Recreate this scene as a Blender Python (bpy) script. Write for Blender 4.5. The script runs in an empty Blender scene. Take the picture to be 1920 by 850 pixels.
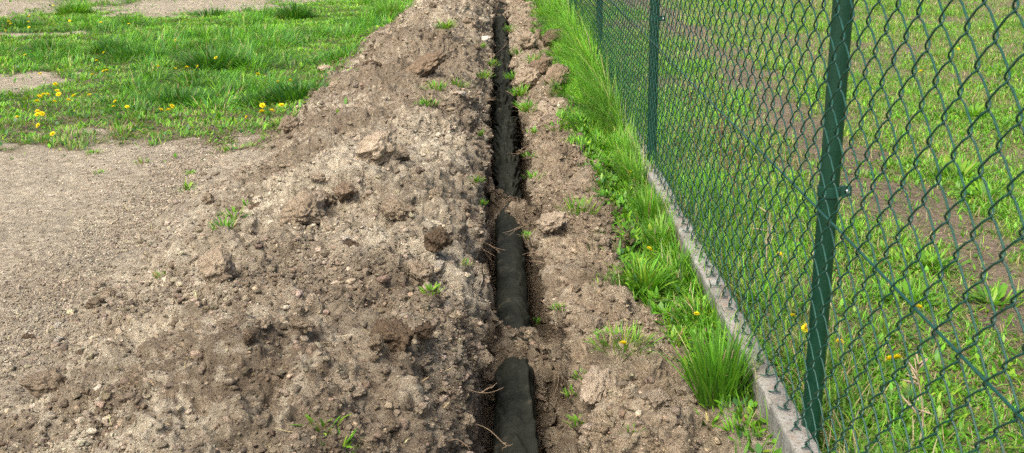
import bpy, math
import numpy as np
from mathutils import Matrix, Vector

rng = np.random.default_rng(7)
scene = bpy.context.scene
COL = scene.collection

# ------------------------------------------------------------------ camera
F = 2075.0; PX, PY = 960.0, 425.0          # focal length and centre for a 1920 wide frame
yc = np.array([930 - PX, 643.0, -F]); yc /= np.linalg.norm(yc)
L_ = (F * F - 30 * 120) / 643.0
zc_ = -np.array([120.0, -L_, -F]); zc_ /= np.linalg.norm(zc_)
R = np.stack([np.cross(yc, zc_), yc, zc_])   # world <- camera
CAM = np.array([0, 0, 1.2])
def project(P):
    c = (P - CAM) @ R
    return PX + F * c[..., 0] / -c[..., 2], PY - F * c[..., 1] / -c[..., 2], -c[..., 2]
cd = bpy.data.cameras.new('camera'); cam = bpy.data.objects.new('camera', cd); COL.objects.link(cam)
M = Matrix([list(r) for r in R]).to_4x4(); M.translation = Vector(CAM)
cam.matrix_world = M
cd.sensor_width = 36; cd.lens = 36 * F / 1920; cd.clip_end = 400; cd.clip_start = 0.05
cd.dof.use_dof = True; cd.dof.focus_distance = 3.9; cd.dof.aperture_fstop = 13
scene.camera = cam

# ------------------------------------------------------------------ numpy noise
PERM = rng.permutation(256); PERM = np.concatenate([PERM, PERM, PERM])
GR = rng.normal(size=(256, 3)); GR /= np.linalg.norm(GR, axis=1)[:, None]; GR *= 1.5
RT = rng.random((256, 4))
def perlin(x, y, z=0.0, s=0):
    x = np.asarray(x, float); y = np.asarray(y, float) + s * 17.31; z = np.asarray(z, float) + s * 5.77
    x, y, z = np.broadcast_arrays(x, y, z)
    xi = np.floor(x).astype(int); yi = np.floor(y).astype(int); zi = np.floor(z).astype(int)
    fx = x - xi; fy = y - yi; fz = z - zi
    u = fx**3 * (fx * (fx * 6 - 15) + 10); v = fy**3 * (fy * (fy * 6 - 15) + 10); w = fz**3 * (fz * (fz * 6 - 15) + 10)
    out = 0
    for a in (0, 1):
        wa = u if a else 1 - u; pa = PERM[(xi + a) & 255]
        for b in (0, 1):
            wb = v if b else 1 - v; pb = PERM[(pa + yi + b) & 255]
            for c in (0, 1):
                wc = w if c else 1 - w
                g = GR[PERM[(pb + zi + c) & 255]]
                out = out + wa * wb * wc * (g[..., 0] * (fx - a) + g[..., 1] * (fy - b) + g[..., 2] * (fz - c))
    return out
def fbm(x, y, z=0.0, o=4, s=0, gain=.5, lac=2.03, ridge=False):
    t = 0; a = 1.0
    for i in range(o):
        n = perlin(np.asarray(x) * lac**i, np.asarray(y) * lac**i, np.asarray(z) * lac**i, s + i * 3)
        t = t + a * ((.5 - np.abs(n)) if ridge else n); a *= gain
    return t
def domes(x, y, z, cell, dens=.7, rmin=.25, rmax=.62, s=0):
    """height of lumps sitting in a jittered 3-D cell grid (max over neighbours)"""
    X = x / cell + s * 3.7; Y = y / cell + s * 9.1; Z = z / cell
    xi = np.floor(X).astype(int); yi = np.floor(Y).astype(int); zi = np.floor(Z).astype(int)
    best = np.zeros(X.shape)
    for a in (-1, 0, 1):
        for b in (-1, 0, 1):
            for c in (-1, 0, 1):
                h = PERM[(PERM[(PERM[(xi + a) & 255] + yi + b) & 255] + zi + c) & 255]
                r = RT[h]; r2 = RT[(h * 7 + 31) & 255]
                dx = X - (xi + a + r[..., 0]); dy = Y - (yi + b + r[..., 1]); dz = Z - (zi + c + r[..., 2])
                rad = rmin + (rmax - rmin) * r2[..., 0]**2
                rad = np.where(r[..., 3] < dens, rad, 0)
                q = rad * rad - (dx * dx * (.8 + .5 * r2[..., 1]) + dy * dy * (.8 + .5 * r2[..., 2]) + dz * dz)
                best = np.maximum(best, np.sqrt(np.maximum(q, 0)))
    return best * cell
def smooth(a, b, x):
    t = np.clip((x - a) / (b - a), 0, 1); return t * t * (3 - 2 * t)

# ------------------------------------------------------------------ mesh helper
def mk(name, V, faces, mat, col=None, parent=None, link=True, flat=False):
    me = bpy.data.meshes.new(name); V = np.asarray(V, np.float32)
    me.vertices.add(len(V)); me.vertices.foreach_set('co', V.ravel())
    faces = [np.asarray(f, np.int32) for f in faces if len(f)]
    li = np.concatenate([f.ravel() for f in faces])
    lt = np.concatenate([np.full(len(f), f.shape[1], np.int32) for f in faces])
    ls = np.concatenate([[0], np.cumsum(lt)[:-1]]).astype(np.int32)
    me.loops.add(len(li)); me.loops.foreach_set('vertex_index', li)
    me.polygons.add(len(lt)); me.polygons.foreach_set('loop_start', ls); me.polygons.foreach_set('loop_total', lt)
    me.polygons.foreach_set('use_smooth', np.full(len(lt), not flat))
    if col is not None:
        ca = me.color_attributes.new('tint', 'FLOAT_COLOR', 'POINT')
        c4 = np.ones((len(V), 4), np.float32); c4[:, :3] = col; ca.data.foreach_set('color', c4.ravel())
    me.update(); me.validate()
    for m in (mat if isinstance(mat, (list, tuple)) else [mat]): me.materials.append(m)
    o = bpy.data.objects.new(name, me)
    if link: COL.objects.link(o)
    if parent is not None: o.parent = parent
    return o
def tag(o, label=None, cat=None, group=None, kind=None):
    if label: o['label'] = label
    if cat: o['category'] = cat
    if group: o['group'] = group
    if kind: o['kind'] = kind
    return o
def empty(name, loc, rz=0):
    o = bpy.data.objects.new(name, None); COL.objects.link(o); o.location = loc; o.rotation_euler = (0, 0, rz)
    o.empty_display_size = .02; return o

# ------------------------------------------------------------------ materials
def newmat(name):
    m = bpy.data.materials.new(name); m.use_nodes = True; nt = m.node_tree; nt.nodes.clear()
    out = nt.nodes.new('ShaderNodeOutputMaterial'); b = nt.nodes.new('ShaderNodeBsdfPrincipled')
    nt.links.new(b.outputs[0], out.inputs[0]); return m, nt, b, out
def N(nt, t, **k):
    n = nt.nodes.new(t)
    for a, v in k.items():
        if a in n.inputs: n.inputs[a].default_value = v
        else: setattr(n, a, v)
    return n
def noise(nt, co, scale, detail=4, rough=.55, off=None):
    n = N(nt, 'ShaderNodeTexNoise'); n.inputs['Scale'].default_value = scale
    n.inputs['Detail'].default_value = detail; n.inputs['Roughness'].default_value = rough
    nt.links.new(co, n.inputs['Vector']); return n
def ramp(nt, fac, stops):
    r = nt.nodes.new('ShaderNodeValToRGB'); nt.links.new(fac, r.inputs[0]); e = r.color_ramp.elements
    while len(e) < len(stops): e.new(.5)
    for i, (p, c) in enumerate(stops): e[i].position = p; e[i].color = (*c, 1) if len(c) == 3 else c
    return r
def mix(nt, fac, a, b, mode='MIX'):
    m = nt.nodes.new('ShaderNodeMix'); m.data_type = 'RGBA'; m.blend_type = mode
    for sock, v in ((m.inputs[0], fac), (m.inputs[6], a), (m.inputs[7], b)):
        if hasattr(v, 'is_linked'): nt.links.new(v, sock)
        elif isinstance(v, (int, float)): sock.default_value = v
        else: sock.default_value = (*v, 1)
    return m.outputs[2]

def soil_mat(name, tintattr=True, base=(.26, .19, .13), ts=1.0):
    m, nt, b, out = newmat(name)
    tc = N(nt, 'ShaderNodeTexCoord'); co = tc.outputs['Object']
    if tintattr:
        a = N(nt, 'ShaderNodeAttribute', attribute_name='tint'); c0 = a.outputs['Color']
    else:
        oi = N(nt, 'ShaderNodeObjectInfo'); rr = ramp(nt, oi.outputs['Random'], [(0, (base[0]*.62, base[1]*.6, base[2]*.58)), (.5, base), (1, (base[0]*1.35, base[1]*1.37, base[2]*1.42))]); c0 = rr.outputs[0]
    n1 = noise(nt, co, 38 * ts, 5, .65); r1 = ramp(nt, n1.outputs[0], [(.3, (.72, .70, .68)), (.52, (1, 1, 1)), (.75, (1.25, 1.26, 1.28))])
    c = mix(nt, 1.0, c0, r1.outputs[0], 'MULTIPLY')
    n2 = noise(nt, co, 330 * ts, 3, .7); r2 = ramp(nt, n2.outputs[0], [(.3, (.66, .64, .62)), (.5, (1, 1, 1)), (.66, (1.12, 1.12, 1.12)), (.78, (1.7, 1.75, 1.8))])
    c = mix(nt, .8, c, r2.outputs[0], 'MULTIPLY')
    nt.links.new(c, b.inputs['Base Color'])
    b.inputs['Roughness'].default_value = .95; b.inputs['Specular IOR Level'].default_value = .15
    n3 = noise(nt, co, 160 * ts, 6, .7)
    bp = N(nt, 'ShaderNodeBump'); bp.inputs['Strength'].default_value = 1.0; bp.inputs['Distance'].default_value = .013 * (1 if ts == 1 else 1.3)
    nt.links.new(n3.outputs[0], bp.inputs['Height'])
    v = N(nt, 'ShaderNodeTexVoronoi'); v.inputs['Scale'].default_value = 210 * ts; nt.links.new(co, v.inputs['Vector'])
    b2 = N(nt, 'ShaderNodeBump', invert=True); b2.inputs['Strength'].default_value = .5; b2.inputs['Distance'].default_value = .005
    nt.links.new(v.outputs['Distance'], b2.inputs['Height']); nt.links.new(bp.outputs[0], b2.inputs['Normal'])
    nt.links.new(b2.outputs[0], b.inputs['Normal'])
    return m
M_soil = soil_mat('soil')
M_clod = soil_mat('dry_clod', False, (.33, .265, .185), .03)
M_dark = soil_mat('moist_clod', False, (.19, .14, .092), .03)
M_pale = soil_mat('pale_stone', False, (.58, .53, .43), .03)

def leaf_mat(name, rough=.45, trans=.4):
    m, nt, b, out = newmat(name)
    a = N(nt, 'ShaderNodeAttribute', attribute_name='tint')
    nt.links.new(a.outputs['Color'], b.inputs['Base Color'])
    b.inputs['Roughness'].default_value = rough; b.inputs['Specular IOR Level'].default_value = .35
    t = N(nt, 'ShaderNodeBsdfTranslucent'); g = mix(nt, 1.0, a.outputs['Color'], (1.25, 1.3, .7), 'MULTIPLY'); nt.links.new(g, t.inputs['Color'])
    ms = N(nt, 'ShaderNodeMixShader'); ms.inputs[0].default_value = trans
    nt.links.new(b.outputs[0], ms.inputs[1]); nt.links.new(t.outputs[0], ms.inputs[2]); nt.links.new(ms.outputs[0], out.inputs[0])
    return m
M_leaf = leaf_mat('leaf_green')
M_straw = leaf_mat('dry_stalk', .8, .15)
M_petal = leaf_mat('yellow_petal', .6, .3)

def coated(name, c, rough):
    m, nt, b, out = newmat(name)
    tc = N(nt, 'ShaderNodeTexCoord'); n = noise(nt, tc.outputs['Object'], 30, 4)
    r = ramp(nt, n.outputs[0], [(.35, tuple(x * .92 for x in c)), (.65, tuple(x * 1.08 for x in c))]); nt.links.new(r.outputs[0], b.inputs['Base Color'])
    r2 = ramp(nt, n.outputs[0], [(.3, (rough - .03,) * 3), (.7, (rough + .05,) * 3)]); nt.links.new(r2.outputs[0], b.inputs['Roughness'])
    n2 = noise(nt, tc.outputs['Object'], 400, 2); bp = N(nt, 'ShaderNodeBump'); bp.inputs['Strength'].default_value = .12; bp.inputs['Distance'].default_value = .001
    nt.links.new(n2.outputs[0], bp.inputs['Height']); nt.links.new(bp.outputs[0], b.inputs['Normal'])
    return m
M_wire = coated('green_plastic_wire', (.007, .056, .038), .30)
M_post = coated('green_paint', (.003, .038, .019), .42)
M_band = coated('dark_green_band', (.006, .05, .03), .45)
m, nt, b, out = newmat('galvanised_bolt'); b.inputs['Base Color'].default_value = (.75, .77, .76, 1); b.inputs['Metallic'].default_value = .7; b.inputs['Roughness'].default_value = .35
M_bolt = m
m, nt, b, out = newmat('weathered_concrete')
tc = N(nt, 'ShaderNodeTexCoord'); n = noise(nt, tc.outputs['Object'], 9, 8, .65)
r = ramp(nt, n.outputs[0], [(.3, (.115, .11, .09)), (.5, (.215, .21, .18)), (.7, (.31, .305, .275))])
n2 = noise(nt, tc.outputs['Object'], 120, 3, .6); r2 = ramp(nt, n2.outputs[0], [(.32, (.45, .4, .35)), (.45, (1, 1, 1)), (.7, (1.2, 1.2, 1.2))])
ge = N(nt, 'ShaderNodeNewGeometry'); sx = N(nt, 'ShaderNodeSeparateXYZ'); nt.links.new(ge.outputs['Normal'], sx.inputs[0])
n4 = noise(nt, tc.outputs['Object'], 24, 5, .7)
mm = N(nt, 'ShaderNodeMath', operation='MULTIPLY'); nt.links.new(n4.outputs[0], mm.inputs[0]); nt.links.new(sx.outputs['Z'], mm.inputs[1])
rs = ramp(nt, mm.outputs[0], [(.45, (0, 0, 0)), (.72, (.8, .8, .8))])     # soil crumbs that settled on the flat top
c = mix(nt, 1., r.outputs[0], r2.outputs[0], 'MULTIPLY'); c = mix(nt, rs.outputs[0], c, (.23, .165, .115)); nt.links.new(c, b.inputs['Base Color'])
b.inputs['Roughness'].default_value = .92
bp = N(nt, 'ShaderNodeBump'); bp.inputs['Strength'].default_value = .8; bp.inputs['Distance'].default_value = .004
nt.links.new(n2.outputs[0], bp.inputs['Height']); nt.links.new(bp.outputs[0], b.inputs['Normal'])
M_conc = m
m, nt, b, out = newmat('geotextile')
tc = N(nt, 'ShaderNodeTexCoord'); n = noise(nt, tc.outputs['Object'], 14, 6, .7)
r = ramp(nt, n.outputs[0], [(.35, (.014, .0155, .012)), (.58, (.023, .025, .019)), (.74, (.075, .063, .045))])
n2 = noise(nt, tc.outputs['Object'], 500, 2, .6); r2 = ramp(nt, n2.outputs[0], [(.3, (.6, .6, .6)), (.5, (1, 1, 1)), (.72, (1.9, 1.9, 1.8)), (.8, (6, 5.5, 4.6))])
c = mix(nt, 1., r.outputs[0], r2.outputs[0], 'MULTIPLY'); nt.links.new(c, b.inputs['Base Color']); b.inputs['Roughness'].default_value = .75
b.inputs['Specular IOR Level'].default_value = .08
bp = N(nt, 'ShaderNodeBump'); bp.inputs['Strength'].default_value = .35; bp.inputs['Distance'].default_value = .001
nt.links.new(n2.outputs[0], bp.inputs['Height']); nt.links.new(bp.outputs[0], b.inputs['Normal'])
M_fab = m

# ------------------------------------------------------------------ terrain grid
ys = [-3.0]
while ys[-1] < 46:
    y = ys[-1]
    ys.append(y + (.3 if y < .1 else (.02 if y < 1.2 else (max(.0042, .0023 * y) if y < 13.5 else .05 + (y - 13.5) * .12))))
ys = np.array(ys); nr = len(ys)
def lipL(y): return .006 * perlin(y * 17, 2.7) - .086 + .018 * perlin(y * 1.3, 3.1) + .012 * perlin(y * 6, 9.2)
def lipR(y): return .008 * perlin(y * 15, 4.7) + .128 + .024 * smooth(6, 4.8, y) + .030 * smooth(3.4, 2.4, y) - .018 * smooth(6, 9, y) + .014 * perlin(y * 1.7, 33.1) + .010 * perlin(y * 7, 19.2)
def flat_h(x, y):
    right = smooth(.55, .75, x)
    g = .018 * perlin(x * .6, y * .6, 0, 2) + .010 * fbm(x * 2.2, y * 2.2, 0, 3, 5)
    return g * (1 - right) + right * (.055 + .5 * g) 
HX = np.array([-1.32, -1.12, -.95, -.75, -.52, -.33, -.22, -.15, -.10, -.05])
HZ = np.array([-.0, .018, .07, .145, .205, .200, .172, .125, .07, .0])
def heap_h(x, y):
    wob = .10 * perlin(y * .8, 5.5) + .05 * perlin(y * 2.3, 7.7)
    k = smooth(-.15, -.9, x)
    xx = x + k * (wob - .22 * smooth(8, 12, y))
    xx = np.where(x > -.25, x - (lipL(y) + .05) * smooth(-.25, -.1, x), xx)
    a = 1.0 + .22 * perlin(y * .75, 11.3) + .12 * perlin(y * 2.0, 12.3)
    h = np.interp(xx, HX, HZ) * a
    body = smooth(-1.25, -.8, x) * smooth(-.06, -.2, x)
    h = h + body * (.055 * fbm(x * 2.6, y * 2.2, 0, 2, 21) + .03 * (fbm(x * 7, y * 6, 0, 2, 23, ridge=True) - .3))
    for cx, cy, rr, k in [(-.66, 2.25, .26, .08), (-.55, 3.95, .22, .06), (-.40, 4.9, .2, .05), (-.95, 3.45, .2, .05), (-.55, 4.35, .09, -.07), (-.22, 3.1, .16, .03), (-.5, 7.2, .35, .07), (-.35, 8.8, .3, .08), (-.6, 6.0, .25, .05)]:
        h = h + k * np.exp(-((x - cx)**2 + (y - cy)**2 * .8) / rr**2) * smooth(-.06, -.2, x)
    return h
def bank_h(x, y):
    u = (x - lipR(y)) / (.46 - lipR(y))
    a = .85 + .5 * perlin(y * 1.1, 41.3) + .25 * perlin(y * 3.4, 43.3)
    h = np.interp(u, [0, .06, .25, .55, .8, 1], [.012, .045, .085, .085, .04, .012]) * a
    return h + smooth(0, .2, u) * smooth(1, .7, u) * .03 * fbm(x * 9, y * 7, 0, 3, 51)
def floor_h(x, y):
    base = -.37 - .04 * smooth(.09, .13, x)
    p1 = smooth(3.02, 3.14, y) * smooth(3.50, 3.36, y) * (.205 - .25 * (x - .03))
    yy = y + (x - .03) * 2.6
    p2 = smooth(4.52, 4.66, yy) * smooth(5.02, 4.92, yy) * (.215 + .45 * (x - .03))
    p3 = smooth(11.5, 11.8, y) * .24
    p4 = smooth(1.5, 1.2, y) * .2
    side = .10 * smooth(2.9, 3.3, y) * smooth(-.005, -.06, x) * (.75 + .6 * perlin(y * 2.4, 4.2)) + .05 * smooth(-.02, -.05, x) * (perlin(y * 3, 2.2) > .1) + .07 * smooth(.085, .12, x) * smooth(2.7, 2.9, y) * smooth(3.4, 3.1, y)
    return base + np.maximum.reduce([p1, p2, p3, p4]) + side + .012 * fbm(x * 20, y * 20, 0, 2, 61)

def geo(a, b, d0, g, dmax):
    v = [a]; d = d0; s = 1 if b > a else -1
    while (b - v[-1]) * s > 0: v.append(v[-1] + s * d); d = min(d * g, dmax)
    v[-1] = b; return np.array(v)
xL = np.concatenate([geo(-9.0, -46, .3, 1.25, 6)[::-1][:-1], geo(-1.32, -9, .0055, 1.006, .03)[::-1]])
nH = 300; tH = np.linspace(0, 1, nH + 1)[1:]
nW = 70; nF = 40; nB = 84
Yg = ys[:, None]
ll = lipL(ys)[:, None]; lr = lipR(ys)[:, None]
def flat_strip(xs):
    X = np.broadcast_to(xs[None, :], (nr, len(xs))).copy(); Y = np.broadcast_to(Yg, X.shape).copy()
    return X, Y, flat_h(X, Y)
segs = []; names = []
X, Y, Z = flat_strip(xL); segs.append((X, Y, Z)); names += ['L'] * X.shape[1]
X = -1.32 + (ll + 1.32) * tH[None, :]; Y = np.broadcast_to(Yg, X.shape).copy(); Z = flat_h(X, Y) + heap_h(X, Y)
segs.append((X, Y, Z)); names += ['H'] * X.shape[1]; zl = Z[:, -1:]
t = np.linspace(0, 1, nW + 1)[None, 1:]
zfL = floor_h(ll + .012, Yg)
X = ll + .012 * t + .008 * np.sin(t * 9 + 3 * perlin(Yg * 2, 8.8)); Y = np.broadcast_to(Yg, X.shape).copy(); Z = zl + (zfL - zl) * t
segs.append((X, Y, Z)); names += ['WL'] * X.shape[1]; xlast = X[:, -1:]
xrb = lr + .008 + .030 * smooth(6.5, 5, Yg) * (1 - .7 * smooth(3.0, 3.1, Yg) * smooth(3.5, 3.4, Yg))
t = np.linspace(0, 1, nF + 1)[None, 1:]
X = xlast + (xrb - xlast) * t; Y = np.broadcast_to(Yg, X.shape).copy(); Z = floor_h(X, Y)
segs.append((X, Y, Z)); names += ['F'] * X.shape[1]; zf = Z[:, -1:]
tB = np.linspace(0, 1, nB + 1)[None, :]
XB = lr + (.46 - lr) * tB; YB = np.broadcast_to(Yg, XB.shape).copy(); ZB = flat_h(XB, YB) + bank_h(XB, YB)
t = np.linspace(0, 1, nW + 1)[None, 1:-1]
X = xrb + (lr - xrb) * t + .010 * np.sin(t * 3.14) * perlin(Yg * 2, 18.8); Y = np.broadcast_to(Yg, X.shape).copy(); Z = zf + (ZB[:, :1] - zf) * t
segs.append((X, Y, Z)); names += ['WR'] * X.shape[1]
segs.append((XB, YB, ZB)); names += ['B'] * XB.shape[1]
xV = np.concatenate([np.linspace(.46, .8, 50)[1:], geo(.8, 9, .008, 1.008, .035)[1:], geo(9, 46, .3, 1.25, 6)[1:]])
X, Y, Z = flat_strip(xV)
Z = Z + .035 * smooth(.46, .52, X) * smooth(.64, .58, X)
segs.append((X, Y, Z)); names += ['V' if x < .65 else 'R' for x in xV]
P = np.stack([np.concatenate([s[i] for s in segs], 1) for i in range(3)], -1)
names = np.array(names); nc = len(names)
reg = {k: np.where(names == k)[0] for k in ('L', 'H', 'WL', 'F', 'WR', 'B', 'V', 'R')}

def normals(P):
    du = np.gradient(P, axis=1); dv = np.gradient(P, axis=0)
    n = np.cross(du, dv); n /= np.linalg.norm(n, axis=-1, keepdims=True) + 1e-12
    n[n[..., 2] < -.3] *= -1
    return n
# soil relief: displacement along the surface normal
c0, c1 = reg['L'][-1] - 420, reg['V'][0] + 20
r0, r1 = np.searchsorted(ys, [1.0, 14.0])
sub = (slice(r0, r1), slice(c0, c1))
Q = P[sub].copy(); nn = normals(Q)
x, y, z = Q[..., 0], Q[..., 1], Q[..., 2]
onheap = smooth(-1.3, -1.0, x + .12 * perlin(y * 1.9, 77.1)) * smooth(.48, .42, x)
inflat = 1 - onheap
wall = (z < -.01).astype(float) * smooth(.0, -.05, z)
wx = x + .010 * perlin(x * 30, y * 30, z * 30, 71); wy = y + .010 * perlin(x * 30, y * 30, z * 30, 72); wz = z
patch = smooth(-.25, .4, fbm(x * 2.2, y * 2.2, z, 3, 81))            # where it is cloddy
d = .031 * fbm(x * 9, y * 9, z * 9, 4, 83, gain=.62) + (.030 + .008 * smooth(5, 8, y)) * fbm(x * 4, y * 4, z * 4, 2, 84) + .030 * (fbm(x * 9, y * 9, z * 9, 3, 85, ridge=True) - .35)
d = d + (.3 + .8 * patch) * .85 * domes(wx, wy, wz, .085, .45, .2, .55, 1)
d = d + (.35 + .75 * patch) * .9 * domes(wx, wy, wz, .038, .55, .2, .6, 2)
d = d + .95 * domes(wx, wy, wz, .0155, .6, .2, .6, 3)
d = d + .0045 * fbm(x * 80, y * 80, z * 80, 3, 87, gain=.7) + .005 * (fbm(x * 34, y * 34, z * 34, 3, 88, ridge=True) - .3)
crack = fbm(x * 6, y * 9, z * 6, 2, 89); d = d - .022 * np.exp(-(crack / .05)**2) * patch - .95 * domes(wx + .03, wy, wz, .16, .4, .15, .42, 9) * patch
d = d - .8 * domes(wx, wy, wz, .05, .35, .15, .45, 10)
dwall = .020 * fbm(x * 12, y * 8, z * 14, 4, 91, gain=.6) - .016 + .6 * domes(wx, wy, wz, .03, .4, .2, .6, 4) + .004 * fbm(y * 8, z * 60, x, 3, 93, ridge=True)
dflat = .0065 * fbm(x * 14, y * 22, 0, 4, 95) + .0045 * fbm(x * 60, y * 60, 0, 2, 96) + .35 * domes(wx, wy, wz, .03, .18, .15, .45, 5) + .45 * domes(wx, wy, wz, .013, .35, .2, .5, 6)
tot = onheap * (d * (1 - wall) + dwall * wall) + inflat * dflat
edge = smooth(13.9, 13.0, y)
colidx = np.arange(c0, c1)[None, :]
edge = edge * smooth(c0, c0 + 40, colidx) * smooth(c1, c1 - 18, colidx) * smooth(1.0, 1.3, y)
fl = np.isin(names[c0:c1], ['F'])[None, :]; tot = np.where(fl, d * .8 - .022, tot)
P[sub] = Q + nn * (tot * edge)[..., None]
# right lawn micro relief
NRM = normals(P)

# soil colour: dry sand, brown spoil, moister soil, humus under the turf
def lerp(a, b, t): return a + (b - a) * t[..., None]
x, y, z = P[..., 0], P[..., 1], P[..., 2]
xs_, ys_ = x, y
dry = np.array([.46, .395, .295]); brown = np.array([.255, .202, .142]); moist = np.array([.125, .090, .060]); humus = np.array([.085, .068, .036]); warm = np.array([.29, .215, .140]); sand = np.array([.385, .325, .240])
big = fbm(x * 1.1, y * 1.1, 0, 3, 101); med = fbm(x * 5, y * 5, z * 5, 3, 103); fine = fbm(x * 24, y * 24, z * 24, 2, 105)
C = np.broadcast_to(sand, P.shape).copy()
C = lerp(C, brown, smooth(0, .7, .6 * big + .5 * med + .5 * fine + .7 * fbm(x * 16, y * 30, 0, 3, 106)) * .7)
hm = smooth(-1.32, -1.1, x + .15 * perlin(y * 1.9, 77.1)) * (x < .47)
vf = fbm(x * 55, y * 55, z * 55, 2, 109); mf = fbm(x * 13, y * 13, z * 13, 3, 108)
Hc = lerp(np.broadcast_to(brown, P.shape), dry, smooth(-.1, .55, .4 * big + .5 * med + .75 * mf + .6 * fine + .7 * vf) * .82)
Hc = lerp(Hc, moist, smooth(.2, .75, -.4 * big + .6 * fbm(x * 3, y * 3, 0, 3, 107) + .7 * mf + .6 * fine + .6 * vf) * .55)
C = lerp(C, Hc, hm)
C = lerp(C, warm, smooth(.05, .2, x) * (x < .5) * .45 * (z > -.05))
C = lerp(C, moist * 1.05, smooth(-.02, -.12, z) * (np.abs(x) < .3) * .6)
def ell(x, y, cx, cy, rx, ry): return (x - cx)**2 / rx**2 + (y - cy)**2 / ry**2
# dry pale crests seen on the heap and the damp dug-out mound close to the camera
for cx, cy, rx, ry, k in [(-.62, 3.9, .35, .5, .7), (-.45, 4.6, .3, .4, .6), (-.35, 3.2, .25, .3, .3), (-.95, 3.3, .3, .5, .3)]:
    C = lerp(C, dry * 1.1, smooth(1.2, .2, ell(x, y, cx, cy, rx, ry) + .9 * mf + 1.0 * fine + 1.0 * vf) * k)
for cx, cy, rx, ry, k in [(-.62, 2.15, .25, .2, .55), (-.45, 2.75, .35, .12, .3), (-.3, 2.0, .2, .15, .3), (-.75, 6.2, .4, 1.2, .3)]:
    C = lerp(C, moist * 1.1, smooth(1.2, .3, ell(x, y, cx, cy, rx, ry) + .9 * mf + 1.0 * fine + 1.0 * vf) * k)

# density of the turf
def turf(x, y):
    tw_ = .20 * smooth(8, 12, y)
    n = fbm(x * 1.7, y * 1.7, 0, 3, 111); n2 = fbm(x * 6, y * 6, 0, 2, 113)
    e = .50 * n + .38 * n2 + .15 * fbm(x * 15, y * 15, 0, 2, 119)
    left = smooth(5.25, 5.75, y + e + .10 * (x + 2)) * smooth(-.98, -1.12, x - tw_ + .10 * n2)
    left = left * (1 - .85 * smooth(12.0, 12.9, y + 3.2 * e - .45 * np.clip(x + 3.2, 0, 2)))
    for cx, cy, rx, ry in [(-3.75, 7.3, .85, .42), (-6.1, 11.9, 1.5, 1.0), (-3.2, 12.0, .9, .8), (-4.4, 9.9, .8, .14), (-3.7, 6.1, .6, .3)]:
        left = left * (.06 + .94 * smooth(.5, 1.5, ell(x, y, cx, cy, rx, ry) + 2.2 * e))
    right = (.55 + .45 * smooth(-.3, .2, n + .5 * n2)) * smooth(.63, .66, x)
    tr = np.abs(x - 1.47 - .05 * np.sin(y)) + .14 * n2 + .12 * n
    right = right * (.10 + .90 * smooth(.08, .24, tr) if True else 1)
    right = right * (.35 + .65 * smooth(-.42, -.1, fbm(x * 1.1 + 3, y * 1.1, 0, 3, 117) ))
    verge = smooth(.345, .44, x + .13 * n + .10 * n2 - .08 * smooth(2.9, 2.4, y) + .02 * smooth(4.5, 5.5, y)) * smooth(.60, .57, x)
    verge = verge * (1 - .75 * smooth(2.45, 2.2, y))
    return left, verge, right
tl, tv, tr_ = turf(x, y)
C = lerp(C, humus, np.clip(np.maximum(tl, tv), 0, 1) * .8)
C = lerp(C, np.array([.17, .125, .085]), smooth(.6, .64, x) * .9)
C = lerp(C, np.array([.24, .22, .10]), smooth(.63, .66, x) * smooth(.1, .6, tr_ + .3 * fine) * .6)
C = C * (1 + .30 * fbm(x * 40, y * 40, z * 40, 3, 191)[..., None] + .22 * med[..., None])
C = np.clip(C * np.array([.955, .985, .98]), .02, .7)

def take(keys, name, extra=None):
    cols = np.concatenate([reg[k] for k in keys]); cols.sort()
    # include the neighbouring border column so that pieces share an edge
    ids = np.zeros(nc, bool); ids[cols] = True; 
    cellmask = ids[1:] & True                       # a cell belongs to the region of its right-hand column
    cells = np.where(cellmask)[0]
    rr = np.arange(nr - 1)
    a = rr[:, None] * nc + cells[None, :]
    q = np.stack([a, a + 1, a + nc + 1, a + nc], -1).reshape(-1, 4)
    used = np.zeros(nr * nc, bool); used[q.ravel()] = True
    mp = np.cumsum(used) - 1
    return mk(name, P.reshape(-1, 3)[used], [mp[q]], M_soil, C.reshape(-1, 3)[used])
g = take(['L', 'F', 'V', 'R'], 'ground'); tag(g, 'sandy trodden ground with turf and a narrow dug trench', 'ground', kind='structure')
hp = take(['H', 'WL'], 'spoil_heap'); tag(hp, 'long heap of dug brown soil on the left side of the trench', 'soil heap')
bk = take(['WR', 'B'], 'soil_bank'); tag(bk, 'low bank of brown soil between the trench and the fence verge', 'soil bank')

# ------------------------------------------------------------------ finding a surface point
PF = P.reshape(-1, 3); NF = NRM.reshape(-1, 3)
px_, py_, pz_ = project(PF)
vis = (pz_ > .5) & (px_ > -200) & (px_ < 2100) & (py_ > -150) & (py_ < 1000)
vi = np.where(vis)[0]; vx = px_[vi]; vy = py_[vi]; vz = pz_[vi]
def at(px, py, rad=5):
    d2 = (vx - px)**2 + (vy - py)**2
    m = np.where(d2 < rad * rad)[0]
    if len(m) == 0: m = np.array([np.argmin(d2)])
    j = vi[m[np.argmin(vz[m])]]
    return PF[j].copy(), NF[j].copy()
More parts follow.
